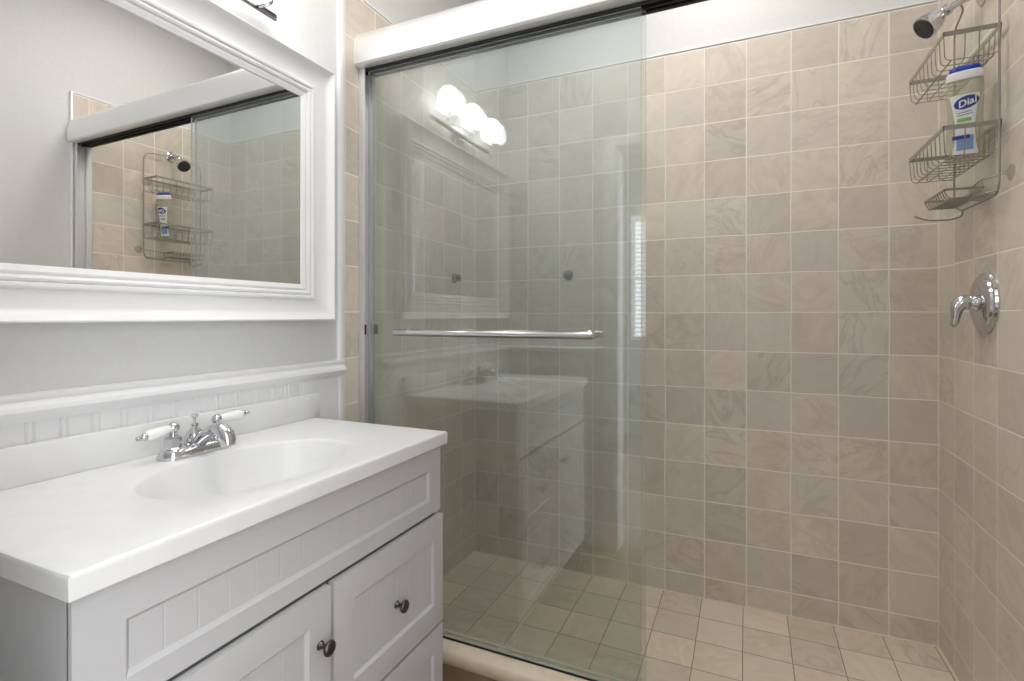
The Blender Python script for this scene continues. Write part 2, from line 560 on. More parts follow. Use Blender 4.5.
# shower curb
bm = NB()
prism(bm, [(1.386, 0.0), (1.470, 0.0), (1.470, 0.135), (1.386, 0.135)], 0, 0.006, XR)
struct('trim_7', bm, 'curb_face')
bm = NB()
prism(bm, [(1.378, 0.136), (1.373, 0.142), (1.371, 0.157), (1.373, 0.172), (1.380, 0.179), (1.470, 0.180), (1.478, 0.176), (1.478, 0.135), (1.386, 0.135)], 0, 0.006, XR)
struct('trim_8', bm, 'cap_stone', 50)

# ------------------------------------------------------------------ vanity cabinet
CY0, CY1, CX = 0.356, 1.182, 0.464
van = thing('vanity_cabinet', 'white shaker vanity cabinet under the white sink top', 'cabinet', (0.24, 0.77, 0.0))
bm = NB()
box(bm, (0.007, CY0, 0.0), (CX - 0.001, CY0 + 0.016, 0.862), 0.001, 1)
box(bm, (0.007, CY1 - 0.016, 0.0), (CX - 0.001, CY1, 0.862), 0.001, 1)
box(bm, (0.030, CY0 + 0.016, 0.10), (CX - 0.02, CY1 - 0.016, 0.116))
box(bm, (0.007, CY0 + 0.016, 0.10), (0.014, CY1 - 0.016, 0.74))
obj('carcass', bm, 'cabinet', van)
bm = NB()
box(bm, (CX - 0.018, CY0 + 0.016, 0.10), (CX - 0.004, CY1 - 0.016, 0.70))
obj('front_liner', bm, 'gap', van)
bm = NB()
box(bm, (CX - 0.075, CY0 + 0.016, 0.0), (CX - 0.060, CY1 - 0.016, 0.10))
obj('toe_kick', bm, 'cabinet', van)
# face frame with the long false drawer panel
bm = NB()
box(bm, (CX - 0.003, CY0, 0.10), (CX + 0.006, 0.368, 0.692), 0.0008, 1)
ring(bm, (0.4235, 0.735, 1.124, 0.799), [('o', CX + 0.006), (0.007, CX + 0.006), (0.0, CX - 0.001), (0.0, CX - 0.004), ('o', CX - 0.004)],
     (CY0, 0.693, CY1, 0.862))
obj('false_front', bm, 'cabinet', van, 30)
bm = NB(); grooved(bm, 0.4235, 1.124, 0.735, 0.799, CX - 0.006, CX - 0.0005, [0.4195 + 0.05 * k for k in range(1, 14)], 0.0007, 0.004, False)
obj('beadboard_panel', bm, 'cabinet', van, 8)

def front(name, y0, y1, z0, z1, iy0, iy1, iz0, iz1, knob, groove):
    xf, xb = CX + 0.018, CX + 0.0
    bm = NB()
    ring(bm, (iy0, iz0, iy1, iz1), [('o', xb), ('o', xf - 0.003), (min(iy0 - y0, 0.04), xf), (0.006, xf), (0.0, xf - 0.006), (0.0, xb)], (y0, z0, y1, z1))
    d = obj(name, bm, 'cabinet', van, 25)
    bm = NB(); grooved(bm, iy0, iy1, iz0, iz1, xb + 0.002, xf - 0.006, groove, 0.0007, 0.004)
    obj('beadboard_panel', bm, 'cabinet', d, 8)
    ky, kz = knob
    bm = NB()
    lathe(bm, [(0.0, 0.0), (0.0085, 0.0), (0.0085, 0.002), (0.0055, 0.005), (0.0045, 0.011), (0.0060, 0.015), (0.0125, 0.019),
               (0.0145, 0.022), (0.0135, 0.026), (0.0085, 0.029), (0.0, 0.030)], (xf if knob_on_frame(knob, iy0, iy1) else xf - 0.006, ky, kz), (1, 0, 0), 20)
    k = obj('knob', bm, 'pewter', d, 50)
    k['label'] = 'small dark pewter knob'
    return d

def knob_on_frame(k, a, b):
    return not (a < k[0] < b)

front('door', 0.372, 0.7745, 0.108, 0.684, 0.428, 0.712, 0.165, 0.624, (0.744, 0.587), [0.428 + 0.047 * k for k in range(1, 7)])
front('drawer', 0.7835, 1.180, 0.405, 0.684, 0.842, 1.128, 0.470, 0.622, (0.985, 0.541), [0.842 + 0.0475 * k for k in range(1, 7)])
front('drawer', 0.7835, 1.180, 0.108, 0.398, 0.842, 1.128, 0.170, 0.336, (0.985, 0.252), [0.842 + 0.0475 * k for k in range(1, 7)])

# ------------------------------------------------------------------ vanity top with its moulded basin
VX0, VX1, VY0, VY1, VZ = 0.007, 0.486, 0.345, 1.192, 0.897
top = thing('bathroom_sink', 'white cultured marble sink top with moulded oval basin', 'sink top', (0.24, 0.77, VZ))
bcx, bcy, bax, bay = 0.282, 0.772, 0.147, 0.222
angs = [2 * PI * k / 120 for k in range(120)]
for cx_, cy_ in ((VX0, VY0), (VX1, VY0), (VX0, VY1), (VX1, VY1)):
    angs.append(math.atan2((cy_ - bcy) / bay, (cx_ - bcx) / bax) % (2 * PI))
angs = sorted(set(round(a, 5) for a in angs))
def rect_hit(a, m):
    dx, dy = math.cos(a) * bax, math.sin(a) * bay
    t = 1e9
    for d, lo, hi, c in ((dx, VX0 + m, VX1 - m, bcx), (dy, VY0 + m, VY1 - m, bcy)):
        if abs(d) > 1e-9:
            t = min(t, ((hi if d > 0 else lo) - c) / d)
    return bcx + dx * t, bcy + dy * t
bm = NB()
loops = []
def loop(f):
    loops.append([bm.verts.new(f(a)) for a in angs])
DEPTH = 0.135
loop(lambda a: (bcx + 0.022 * math.cos(a), bcy + 0.022 * math.sin(a), VZ - DEPTH))
for s, zf in ((0.30, 0.985), (0.45, 0.95), (0.60, 0.87), (0.72, 0.74), (0.82, 0.56), (0.89, 0.36), (0.94, 0.20), (0.970, 0.095), (0.987, 0.035), (1.0, 0.010), (1.02, 0.0)):
    loop(lambda a, s=s, zf=zf: (bcx + bax * s * math.cos(a), bcy + bay * s * math.sin(a), VZ - DEPTH * zf))
loop(lambda a: (*rect_hit(a, 0.007), VZ))
loop(lambda a: (*rect_hit(a, 0.004), VZ))
loop(lambda a: (*rect_hit(a, 0.0012), VZ - 0.0012))
loop(lambda a: (*rect_hit(a, 0.0), VZ - 0.004))
loop(lambda a: (*rect_hit(a, 0.0), VZ - 0.007))
loop(lambda a: (*rect_hit(a, 0.0), VZ - 0.031))
loop(lambda a: (*rect_hit(a, 0.003), VZ - 0.034))
loop(lambda a: (bcx + bax * 1.05 * math.cos(a), bcy + bay * 1.05 * math.sin(a), VZ - 0.034))
for s, zf in ((0.98, 0.40), (0.85, 0.75), (0.6, 0.98), (0.30, 1.06)):
    loop(lambda a, s=s, zf=zf: (bcx + bax * s * math.cos(a), bcy + bay * s * math.sin(a), VZ - 0.006 - DEPTH * zf))
n = len(angs)
for A, B in zip(loops, loops[1:]):
    for k in range(n):
        bm.faces.new((A[k], A[(k + 1) % n], B[(k + 1) % n], B[k]))
obj('sink_slab', bm, 'marble', top, 40)
bm = NB(); box(bm, (0.007, VY0, VZ), (0.027, 1.216 - 0.005, 0.968), 0.0025, 2)
obj('backsplash', bm, 'marble', top, 40)
bm = NB()
lathe(bm, [(0.0, -0.004), (0.019, -0.004), (0.0225, 0.0005), (0.0225, 0.002), (0.018, 0.003), (0.014, 0.001), (0.0, 0.002)], (bcx, bcy, VZ - DEPTH), (0, 0, 1), 24)
obj('drain', bm, 'chrome', top, 40)

# ------------------------------------------------------------------ faucet
FX, FY, FZ = 0.088, 0.776, VZ
fau = thing('faucet', 'chrome two-handle faucet with white porcelain levers', 'faucet', (FX, FY, FZ))
def capsule(bm, hl, r, z, n=12):
    pts = []
    for k in range(n + 1):
        a = -PI / 2 + PI * k / n
        pts.append((FX - r * math.sin(a) * 1.0, FY + hl + r * math.cos(a), z))
    for k in range(n + 1):
        a = PI / 2 + PI * k / n
        pts.append((FX - r * math.sin(a), FY - hl + r * math.cos(a), z))
    return [bm.verts.new(p) for p in pts]
bm = NB()
ls = [capsule(bm, 0.0500, r, FZ + h) for r, h in ((0.0310, 0.0), (0.0310, 0.006), (0.0285, 0.008), (0.0275, 0.014), (0.0235, 0.020), (0.020, 0.022))]
for A, B in zip(ls, ls[1:]):
    for k in range(len(A)):
        bm.faces.new((A[k], A[(k + 1) % len(A)], B[(k + 1) % len(A)], B[k]))
bm.faces.new(list(reversed(ls[0]))); bm.faces.new(ls[-1])
obj('base_plate', bm, 'chrome', fau, 40)
for sgn in (-1, 1):
    hy = FY + sgn * 0.0505
    bm = NB()
    lathe(bm, [(0.0, 0.018), (0.0195, 0.018), (0.0195, 0.021), (0.0172, 0.023), (0.0172, 0.043), (0.0140, 0.047), (0.0088, 0.049), (0.0, 0.049)], (FX, hy, FZ), (0, 0, 1), sides=8)
    hd = obj('handle', bm, 'chrome', fau, 30)
    bm = NB()
    lathe(bm, [(0.0, 0.047), (0.0080, 0.047), (0.0080, 0.052), (0.0092, 0.0535), (0.0074, 0.055)] +
          [(0.0118 * math.sin(t), 0.0650 - 0.0118 * math.cos(t)) for t in [0.75 + 0.3 * k for k in range(8)]] + [(0.0, 0.0768)], (FX, hy, FZ), (0, 0, 1), 20)
    obj('ball', bm, 'chrome', hd, 50)
    bm = NB()
    d = Vector((0.10, sgn * 0.96, -0.10 if sgn < 0 else 0.05)).normalized()
    o = Vector((FX, hy, FZ + 0.065))
    lathe(bm, [(0.0, 0.009), (0.0074, 0.009), (0.0086, 0.013), (0.0102, 0.024), (0.0114, 0.038), (0.0114, 0.050), (0.0085, 0.060), (0.0, 0.061)], o, d, 20)
    lv = obj('lever', bm, 'porcelain', hd, 50)
    lv['label'] = 'white porcelain lever'
    bm = NB()
    lathe(bm, [(0.0, 0.059), (0.0074, 0.060), (0.0082, 0.064), (0.0068, 0.069), (0.0034, 0.071), (0.0050, 0.075), (0.0046, 0.079), (0.0, 0.081)], o, d, 16)
    obj('lever_tip', bm, 'chrome', hd, 50)
# spout: a wide tapering arch that starts under the bell and noses down over the basin
bm = NB()
sp = [(-0.004, 0.018, 0.0150), (0.012, 0.028, 0.0150), (0.034, 0.041, 0.0145), (0.054, 0.051, 0.0150), (0.072, 0.0565, 0.0165), (0.087, 0.055, 0.0175), (0.098, 0.047, 0.0172), (0.103, 0.036, 0.0160), (0.104, 0.026, 0.0150)]
tube(bm, [(FX + a, FY, FZ + b) for a, b, r in sp], [r for a, b, r in sp], 16)
obj('spout', bm, 'chrome', fau, 50)
bm = NB()
lathe(bm, [(0.0, 0.018), (0.0225, 0.018), (0.0225, 0.024), (0.0210, 0.034), (0.0155, 0.046), (0.0092, 0.054), (0.0062, 0.059), (0.0080, 0.062), (0.0062, 0.065), (0.0, 0.065)], (FX - 0.004, FY, FZ), (0, 0, 1), 24)
obj('bell', bm, 'chrome', fau, 50)
bm = NB()
lathe(bm, [(0.0, 0.063), (0.0024, 0.063), (0.0024, 0.072), (0.0044, 0.077), (0.0080, 0.083), (0.0080, 0.085), (0.0, 0.086)], (FX - 0.004, FY, FZ), (0, 0, 1), 16)
obj('lift_rod', bm, 'chrome', fau, 50)

# ------------------------------------------------------------------ wall mirror
mir = thing('wall_mirror', 'large wall mirror in a wide white moulded frame', 'mirror', (0.0, 0.78, 1.192))
bm = NB()
MO = (0.31, 1.192, 1.253, 1.938)
MI = (0.416, 1.294, 1.147, 1.845)
W = MO[2] - MI[2]
prof = [(W, 0.001), (W, 0.045), (W - 0.002, 0.0480), (W - 0.0045, 0.0480), (W - 0.008, 0.0440), (W - 0.013, 0.0370), (W - 0.019, 0.0315), (W - 0.028, 0.0272),
        (W - 0.040, 0.0250), (W - 0.054, 0.0242), (W - 0.0605, 0.0240), (W - 0.0625, 0.0275), (W - 0.067, 0.0295), (W - 0.072, 0.0280), (W - 0.0750, 0.0215),
        (W - 0.0770, 0.0245), (W - 0.0815, 0.0260), (W - 0.086, 0.0240), (W - 0.0880, 0.0175), (W - 0.0905, 0.0195), (W - 0.0945, 0.0205), (W - 0.0985, 0.0190), (0.0, 0.0165), (0.0, 0.001)]
ring(bm, MI, prof)
obj('frame', bm, 'trim', mir, 25)
bm = box(NB(), (0.002, MI[0], MI[1]), (0.0105, MI[2], MI[3]))
for v in bm.verts:                      # the glass sits a hair askew in its frame
    if v.co.x > 0.005:
        v.co.x += 0.0112 * (v.co.y - 0.78)
obj('mirror_glass', bm, 'mirror', mir, 0)

# ------------------------------------------------------------------ vanity lamp
LZ = 2.017
lamp = thing('vanity_light', 'chrome three-bulb light bar above the wall mirror', 'wall light', (0.0, 0.785, LZ))
bm = NB()
lathe(bm, [(0.0, 0.0), (0.055, 0.0), (0.055, 0.006), (0.048, 0.014), (0.020, 0.018), (0.016, 0.026), (0.0, 0.026)], (0.0, 0.785, LZ + 0.0), (1, 0, 0), 28)
obj('backplate', bm, 'chrome', lamp, 40)
bm = NB(); box(bm, (0.026, 0.525, LZ - 0.009), (0.034, 1.045, LZ + 0.009), 0.002)
obj('bar', bm, 'bar', lamp, 30)
for sy in (0.590, 0.785, 0.985):
    bm = NB()
    tube(bm, arc_path([(0.032, sy, LZ), (0.082, sy, LZ - 0.004), (0.082, sy, LZ + 0.022)], 0.02), 0.0055, 10)
    lathe(bm, [(0.0, 0.010), (0.011, 0.010), (0.016, 0.020), (0.017, 0.030), (0.0, 0.030)], (0.082, sy, LZ), (0, 0, 1), 20)
    am = obj('arm', bm, 'chrome', lamp, 40)
    bm = NB()
    lathe(bm, [(0.0, 0.028), (0.022, 0.029), (0.040, 0.033), (0.049, 0.042), (0.0515, 0.055), (0.0500, 0.074), (0.046, 0.094), (0.038, 0.114), (0.027, 0.128), (0.014, 0.135), (0.0, 0.137)], (0.082, sy, LZ), (0, 0, 1), 28)
    s = obj('shade', bm, 'shade', am, 60)
    s['label'] = 'lit white glass shade'

# ------------------------------------------------------------------ unseen fill lights added to the ceiling to brighten bathroom and shower
cl = thing('ceiling_fill_light', 'added round white flush fill light on the ceiling before the shower', 'ceiling fill light', (0.52, 0.80, ZC))
bm = NB(); lathe(bm, [(0.0, 0.0), (0.30, 0.0), (0.30, -0.03), (0.285, -0.035), (0.0, -0.035)], (0.52, 0.80, ZC), (0, 0, 1), 48)
obj('base', bm, 'trim', cl, 40)
bm = NB(); lathe(bm, [(0.28, -0.035), (0.27, -0.05), (0.20, -0.068), (0.10, -0.078), (0.0, -0.081)], (0.52, 0.80, ZC), (0, 0, 1), 48)
obj('diffuser', bm, 'lamp', cl, 40)
sl = thing('shower_fill_light', 'added round recessed fill light in the ceiling over the shower', 'ceiling fill light', (1.10, 1.70, ZC))
bm = NB(); lathe(bm, [(0.205, 0.0), (0.24, 0.0), (0.24, -0.006), (0.205, -0.010), (0.205, 0.0)], (1.10, 1.70, ZC), (0, 0, 1), 40, caps=False)
obj('ring', bm, 'trim', sl, 40)
bm = NB(); lathe(bm, [(0.0, -0.003), (0.203, -0.003), (0.203, -0.006), (0.0, -0.006)], (1.10, 1.70, ZC), (0, 0, 1), 40)
obj('lens', bm, 'shower_fill', sl, 40)

# ------------------------------------------------------------------ sliding shower door
door = thing('shower_door', 'frameless sliding glass shower door under a silver header rail', 'shower door', (0.9, 1.43, 0.18))
X0, X1 = 0.0065, XR - 0.0005
bm = NB()
hp = [(1.410, 2.040), (1.390, 2.041), (1.383, 2.046), (1.380, 2.058), (1.380, 2.085), (1.383, 2.112), (1.389, 2.134), (1.400, 2.152), (1.416, 2.162), (1.436, 2.166), (1.478, 2.166),
      (1.480, 2.163), (1.480, 2.040), (1.474, 2.040), (1.474, 2.075), (1.416, 2.075), (1.416, 2.040)]
prism(bm, hp, 0, X0, X1)
obj('header_rail', bm, 'alu', door, 30)
bm = NB()
box(bm, (X0 + 0.001, 1.4165, 2.034), (X1 - 0.001, 1.4245, 2.074)); box(bm, (X0 + 0.001, 1.4395, 2.034), (X1 - 0.001, 1.4475, 2.074))
box(bm, (X0 + 0.001, 1.4605, 2.034), (X1 - 0.001, 1.4735, 2.074))
ht = obj('roller_track', bm, 'black', door, 0)
ht['label'] = 'black roller track inside the header'
for sx in (0, 1):
    bm = NB()
    xa, xb = (X0, 0.030) if sx == 0 else (XR - 0.026, X1)
    box(bm, (xa, 1.408, 0.181), (xb, 1.414, 2.0395), 0.0015)
    box(bm, (xa, 1.4535, 0.181), (xb, 1.474, 2.0335), 0.0015)
    wa, wb = (xa, xa + 0.004) if sx == 0 else (xb - 0.004, xb)
    box(bm, (wa, 1.4138, 0.181), (wb, 1.4537, 2.0335), 0.0005)
    j = obj('jamb', bm, 'jamb', door, 30)
bm = NB()
box(bm, (0.0302, 1.4085, 1.138), (0.0352, 1.4135, 1.172), 0.001); box(bm, (0.0302, 1.4535, 1.138), (0.0352, 1.4735, 1.172), 0.001)
obj('bumper', bm, 'black', door, 30)
bm = NB()
box(bm, (0.032, 1.4255, 0.1802), (0.957, 1.4330, 0.1862))
obj('bottom_seal', bm, 'black', door, 0)
GP = {}
for nm, y0, xa, xb in (('outer', 1.4265, 0.032, 0.9480), ('inner', 1.4500, 0.034, 0.9560)):
    y1 = y0 + 0.006
    bm = NB()
    box(bm, (xa, y0, 0.1865 if nm == 'outer' else 0.1830), (xb, y1, 2.0335))
    bm.faces.ensure_lookup_table()
    for f in bm.faces:
        nrm = f.normal if f.normal.length else f.calc_center_median()
    bm.normal_update()
    for f in bm.faces:
        f.material_index = 0 if abs(f.normal.y) > 0.9 else 1
    GP[nm] = obj('glass_panel', bm, ['glass', 'glass_edge'], door, 0)
bm = NB()
by, bz = 1.392, 1.1475
tube(bm, arc_path([(0.166, by, bz), (0.500, by, bz), (0.822, by, bz)], 0.01), 0.0110, 16)
for x in (0.192, 0.806):
    lathe(bm, [(0.0, 0.0), (0.0125, 0.0), (0.0125, 0.005), (0.0085, 0.008), (0.0085, 0.032), (0.0, 0.032)], (x, 1.4262, bz), (0, -1, 0), 18)
for x, d in ((0.166, -1), (0.822, 1)):
    lathe(bm, [(0.0110, 0.0), (0.0108, 0.001), (0.0085, 0.005), (0.004, 0.0075), (0.0, 0.008)], (x, by, bz), (d, 0, 0), 16)
tb = obj('towel_bar', bm, 'chrome', GP['outer'], 50)
tb['label'] = 'chrome towel bar on the glass'

# ------------------------------------------------------------------ shower valve
vy, vz = 1.850, 1.238
val = thing('shower_valve', 'chrome round shower valve plate with curved lever handle', 'shower valve', (XR, vy, vz))
bm = NB()
lathe(bm, [(0.0, 0.0), (0.086, 0.0), (0.086, 0.004), (0.082, 0.009), (0.076, 0.011), (0.073, 0.016), (0.060, 0.021), (0.034, 0.024), (0.0, 0.0245)], (XR, vy, vz), (-1, 0, 0), 48)
obj('escutcheon', bm, 'chrome', val, 25)
bm = NB()
lathe(bm, [(0.0, 0.0235), (0.025, 0.0235), (0.0245, 0.029), (0.0205, 0.034), (0.0200, 0.040), (0.0, 0.042)], (XR, vy, vz), (-1, 0, 0), 28)
obj('hub', bm, 'chrome', val, 40)
bm = NB()
hp = [(0.034, 0.002, 0.017), (0.042, 0.004, 0.0205), (0.052, 0.002, 0.0205), (0.061, -0.008, 0.0185), (0.066, -0.022, 0.0150), (0.067, -0.038, 0.0120), (0.068, -0.052, 0.0100), (0.071, -0.062, 0.0090), (0.074, -0.067, 0.006)]
tube(bm, [(XR - a, vy + 0.006 * i / 8, vz + b) for i, (a, b, r) in enumerate(hp)], [r for a, b, r in hp], 16)
obj('handle', bm, 'chrome', val, 60)

# ------------------------------------------------------------------ shower head
sy = 1.872
sh = thing('showerhead', 'small chrome shower head on a short wall arm', 'shower head', (XR, sy, 2.10))
bm = NB()
lathe(bm, [(0.0, 0.0), (0.030, 0.0), (0.030, 0.003), (0.024, 0.008), (0.012, 0.011), (0.0, 0.011)], (XR, sy, 2.100), (-1, 0, 0), 28)
obj('flange', bm, 'chrome', sh, 40)
bm = NB()
armp = arc_path([(XR - 0.004, sy, 2.100), (XR - 0.034, sy, 2.100), (1.729, sy, 2.076)], 0.02, 6)
tube(bm, armp, 0.0095, 14)
obj('arm', bm, 'chrome', sh, 60)
o0 = Vector((1.734, sy, 2.080)); d0 = Vector((-0.066, -0.014, -0.056)).normalized()
bm = NB()
lathe(bm, [(0.0, 0.0), (0.0125, 0.0), (0.0140, 0.004), (0.0140, 0.012), (0.0105, 0.016), (0.0125, 0.020), (0.0190, 0.030), (0.0250, 0.044), (0.0295, 0.060), (0.0310, 0.068), (0.0300, 0.072), (0.0265, 0.0725), (0.0, 0.0725)], o0, d0, 32)
for v in bm.verts:
    v.co = o0 + (v.co - o0) * 1.15
hdd = obj('head', bm, 'chrome', sh, 35)
bm = NB()
lathe(bm, [(0.0, 0.0726), (0.0262, 0.0726), (0.0262, 0.0745), (0.0205, 0.0755), (0.0198, 0.0740), (0.0150, 0.0740), (0.0142, 0.0756), (0.0092, 0.0756), (0.0085, 0.0742), (0.0, 0.0760)], o0, d0, 32)
for v in bm.verts:
    v.co = o0 + (v.co - o0) * 1.15
sf = obj('spray_face', bm, 'darkgrey', hdd, 25)
sf['label'] = 'dark spray face'

# ------------------------------------------------------------------ shower caddy
YA, YF = 1.718, 2.034      # near and far uprights
WXc = XR - 0.018           # wire plane in front of the tiles
cad = thing('shower_caddy', 'brushed wire shower caddy hanging from the shower arm', 'caddy', (WXc, 1.91, 1.50))
bm = NB()
fr_pts = [(1.752, sy + 0.004, 2.1035), (1.757, sy + 0.014, 2.103), (WXc - 0.010, sy + 0.05, 2.092), (WXc, YF - 0.015, 2.085), (WXc, YF, 2.06), (WXc, YF, 1.545), (WXc, YF - 0.05, 1.515),
          (WXc, YA + 0.10, 1.512), (WXc, YA + 0.015, 1.512), (WXc, YA, 1.54), (WXc, YA, 2.06), (WXc, YA + 0.018, 2.085), (WXc - 0.010, sy - 0.05, 2.092), (1.757, sy - 0.014, 2.103), (1.752, sy - 0.004, 2.1035)]
tube(bm, arc_path(fr_pts, 0.03, 4), 0.0028, 8)
obj('frame', bm, 'brushed', cad, 60)
def basket(zr, zb):
    xi, xo = XR - 0.014, XR - 0.131
    bm = NB()
    # flat band rim
    pts = [(xi, YA), (xo, YA), (xo, YF), (xi, YF)]
    for (a, b) in ((0, 1), (1, 2), (2, 3), (3, 0)):
        p, q = pts[a], pts[b]
        lo = (min(p[0], q[0]) - 0.001, min(p[1], q[1]) - 0.001, zr - 0.006)
        hi = (max(p[0], q[0]) + 0.001, max(p[1], q[1]) + 0.001, zr + 0.006)
        box(bm, lo, hi)
    # U wires across (out from the wall and back) and lengthwise floor wires
    ny = 9
    for i in range(ny + 1):
        y = YA + (YF - YA) * i / ny
        yb = YA + 0.006 + (YF - YA - 0.012) * i / ny
        tube(bm, arc_path([(xo, y, zr), (xo + 0.004, yb, zb), (xi - 0.002, yb, zb), (xi, y, zr)], 0.014, 3), 0.00135, 6)
    for i in range(4):
        x = xo + 0.016 + (xi - xo - 0.03) * i / 3
        z_ = zb - 0.0026
        if i in (0, 3):
            tube(bm, [(x, YA + 0.004, z_), (x, YF - 0.004, z_)], 0.0018, 6)
        else:
            tube(bm, arc_path([(x, YA, zr), (x, YA + 0.006, z_), (x, YF - 0.006, z_), (x, YF, zr)], 0.014, 3), 0.00135, 6)
    return obj('wire_basket', bm, 'brushed', cad, 50)
basket(1.940, 1.872)
basket(1.694, 1.621)
# soap dish (far half) and razor rack (near half)
bm = NB()
xi, xo = XR - 0.014, XR - 0.102
zr, zb = 1.552, 1.528
ym = 1.822
for lo, hi in (((xo, ym, zr - 0.003), (xi, ym + 0.003, zr + 0.003)), ((xo, YF - 0.038, zr - 0.003), (xi, YF - 0.035, zr + 0.003)),
               ((xo, ym, zr - 0.003), (xo + 0.003, YF - 0.035, zr + 0.003)), ((xi - 0.003, ym, zr - 0.003), (xi, YF - 0.035, zr + 0.003))):
    box(bm, lo, hi)
for i in range(10):
    y = ym + 0.004 + (YF - 0.042 - ym) * i / 9
    tube(bm, arc_path([(xo + 0.001, y, zr), (xo + 0.010, y, zb), (xi - 0.010, y, zb), (xi - 0.001, y, zr)], 0.01, 3), 0.0016, 6)
for x in (xo + 0.012, (xo + xi) / 2, xi - 0.012):
    tube(bm, [(x, ym, zb - 0.002), (x, YF - 0.036, zb - 0.002)], 0.0018, 6)
obj('soap_dish', bm, 'brushed', cad, 50)
bm = NB()
xq = 1.764
tube(bm, arc_path([(WXc, YA, 1.558), (xq, YA + 0.012, 1.555), (xq, ym, 1.549)], 0.02, 4), 0.0022, 8)
tube(bm, arc_path([(WXc, YA + 0.004, 1.522), (xq, YA + 0.016, 1.516), (xq, ym, 1.520)], 0.02, 4), 0.0022, 8)
for i in range(7):
    y = YA + 0.018 + (ym - YA - 0.022) * i / 6
    tube(bm, arc_path([(WXc - 0.001, y, 1.5135), (xq, y, 1.516), (xq, y, 1.551)], 0.006, 3), 0.0011, 6)
obj('razor_rack', bm, 'brushed', cad, 50)
bm = NB()
tube(bm, arc_path([(WXc, 1.965, 1.513), (WXc - 0.002, 1.965, 1.497), (WXc - 0.03, 1.965, 1.488), (WXc - 0.085, 1.965, 1.490), (WXc - 0.112, 1.965, 1.503)], 0.016, 5), 0.0024, 8)
lathe(bm, [(0.0, -0.0045), (0.0032, -0.0032), (0.0045, 0.0), (0.0032, 0.0032), (0.0, 0.0045)], (WXc - 0.113, 1.965, 1.504), (0, 0, 1), 10)
obj('hook', bm, 'brushed', cad, 60)
bm = NB()
lathe(bm, [(0.0, 0.0005), (0.021, 0.0005), (0.021, 0.002), (0.012, 0.006), (0.006, 0.010), (0.006, 0.017), (0.0, 0.018)], (XR, 1.700, 1.560), (-1, 0, 0), 24)
cp = obj('suction_cup', bm, 'cup', cad, 50)
cp['label'] = 'clear suction cup'

# ------------------------------------------------------------------ body wash bottle
bt = thing('body_wash_bottle', 'clear body wash bottle with blue flip cap leaning in the caddy', 'bottle', (1.757, 1.828, 1.6262), None, (math.radians(9), 0, math.radians(-18)))
LOC[bt] = Vector((0, 0, 0))
BH = 0.216
def half_w(h):
    t = h / BH
    return 0.0405 + 0.0025 * math.cos((t - 0.08) * 2 * PI) - (0.004 * (t - 0.8) / 0.2 if t > 0.8 else 0)
def half_t(h):
    t = h / BH
    return 0.0235 + 0.001 * math.cos(t * 2 * PI) - (0.003 * (t - 0.8) / 0.2 if t > 0.8 else 0)
NS = 2.7
def section(a, b, h, n=40):
    out = []
    for k in range(n):
        t = 2 * PI * k / n
        c, s = math.cos(t), math.sin(t)
        out.append((a * math.copysign(abs(c) ** (2 / NS), c), b * math.copysign(abs(s) ** (2 / NS), s), h))
    return out
def loft(bm, secs):
    rings_ = [[bm.verts.new(p) for p in s] for s in secs]
    n = len(rings_[0])
    for A, B in zip(rings_, rings_[1:]):
        for k in range(n):
            bm.faces.new((A[k], A[(k + 1) % n], B[(k + 1) % n], B[k]))
    bm.faces.new(list(reversed(rings_[0]))); bm.faces.new(rings_[-1])
    return bm
bm = NB()
secs = [section(half_w(0) * 0.86, half_t(0) * 0.78, 0.0), section(half_w(0) * 0.95, half_t(0) * 0.92, 0.003), section(half_w(0), half_t(0), 0.010)]
secs += [section(half_w(h), half_t(h), h) for h in [0.010 + (BH - 0.010) * k / 16 for k in range(1, 17)]]
loft(bm, secs)
obj('body', bm, 'gel', bt, 40, local=True)
bm = NB()
wa, ta = half_w(BH), half_t(BH)
loft(bm, [section(wa + 0.001, ta + 0.001, BH + 0.0002), section(wa + 0.0015, ta + 0.0015, BH + 0.003), section(wa + 0.0005, ta + 0.0005, BH + 0.018), section(wa - 0.003, ta - 0.002, BH + 0.022), section(wa - 0.005, ta - 0.004, BH + 0.023)])
cap = obj('cap', bm, 'cap_white', bt, 40, local=True)
cap['label'] = 'white cap collar'
LOC[cap] = Vector((0, 0, 0))
bm = NB()
def lid_sec(s, h, tilt):
    return [(p[0], p[1], h + tilt * (p[1] + ta) * 0.34) for p in section((wa - 0.006) * s, (ta - 0.004) * s, 0)]
loft(bm, [section(wa - 0.0055, ta - 0.0045, BH + 0.0225), lid_sec(1.0, BH + 0.0245, 1), lid_sec(0.97, BH + 0.0275, 1), lid_sec(0.80, BH + 0.0305, 1), lid_sec(0.4, BH + 0.0325, 1)])
l = obj('lid', bm, 'blue', cap, 40, local=True)
l['label'] = 'royal blue flip lid'
def skin_y(x, h, eps):
    a, b = half_w(h), half_t(h)
    q = max(0.0, 1 - (abs(x) / a) ** NS)
    return -(b * q ** (1 / NS)) - eps
def patch(bm, h0, h1, w_of_h, eps, nx=14, nh=26, xc=0.0):
    g = []
    for i in range(nh + 1):
        h = h0 + (h1 - h0) * i / nh
        w = w_of_h(h)
        g.append([bm.verts.new((xc + w * (2 * k / nx - 1), skin_y(xc + w * (2 * k / nx - 1), h, eps), h)) for k in range(nx + 1)])
    for i in range(nh):
        for k in range(nx):
            bm.faces.new((g[i][k], g[i][k + 1], g[i + 1][k + 1], g[i + 1][k]))
    return bm
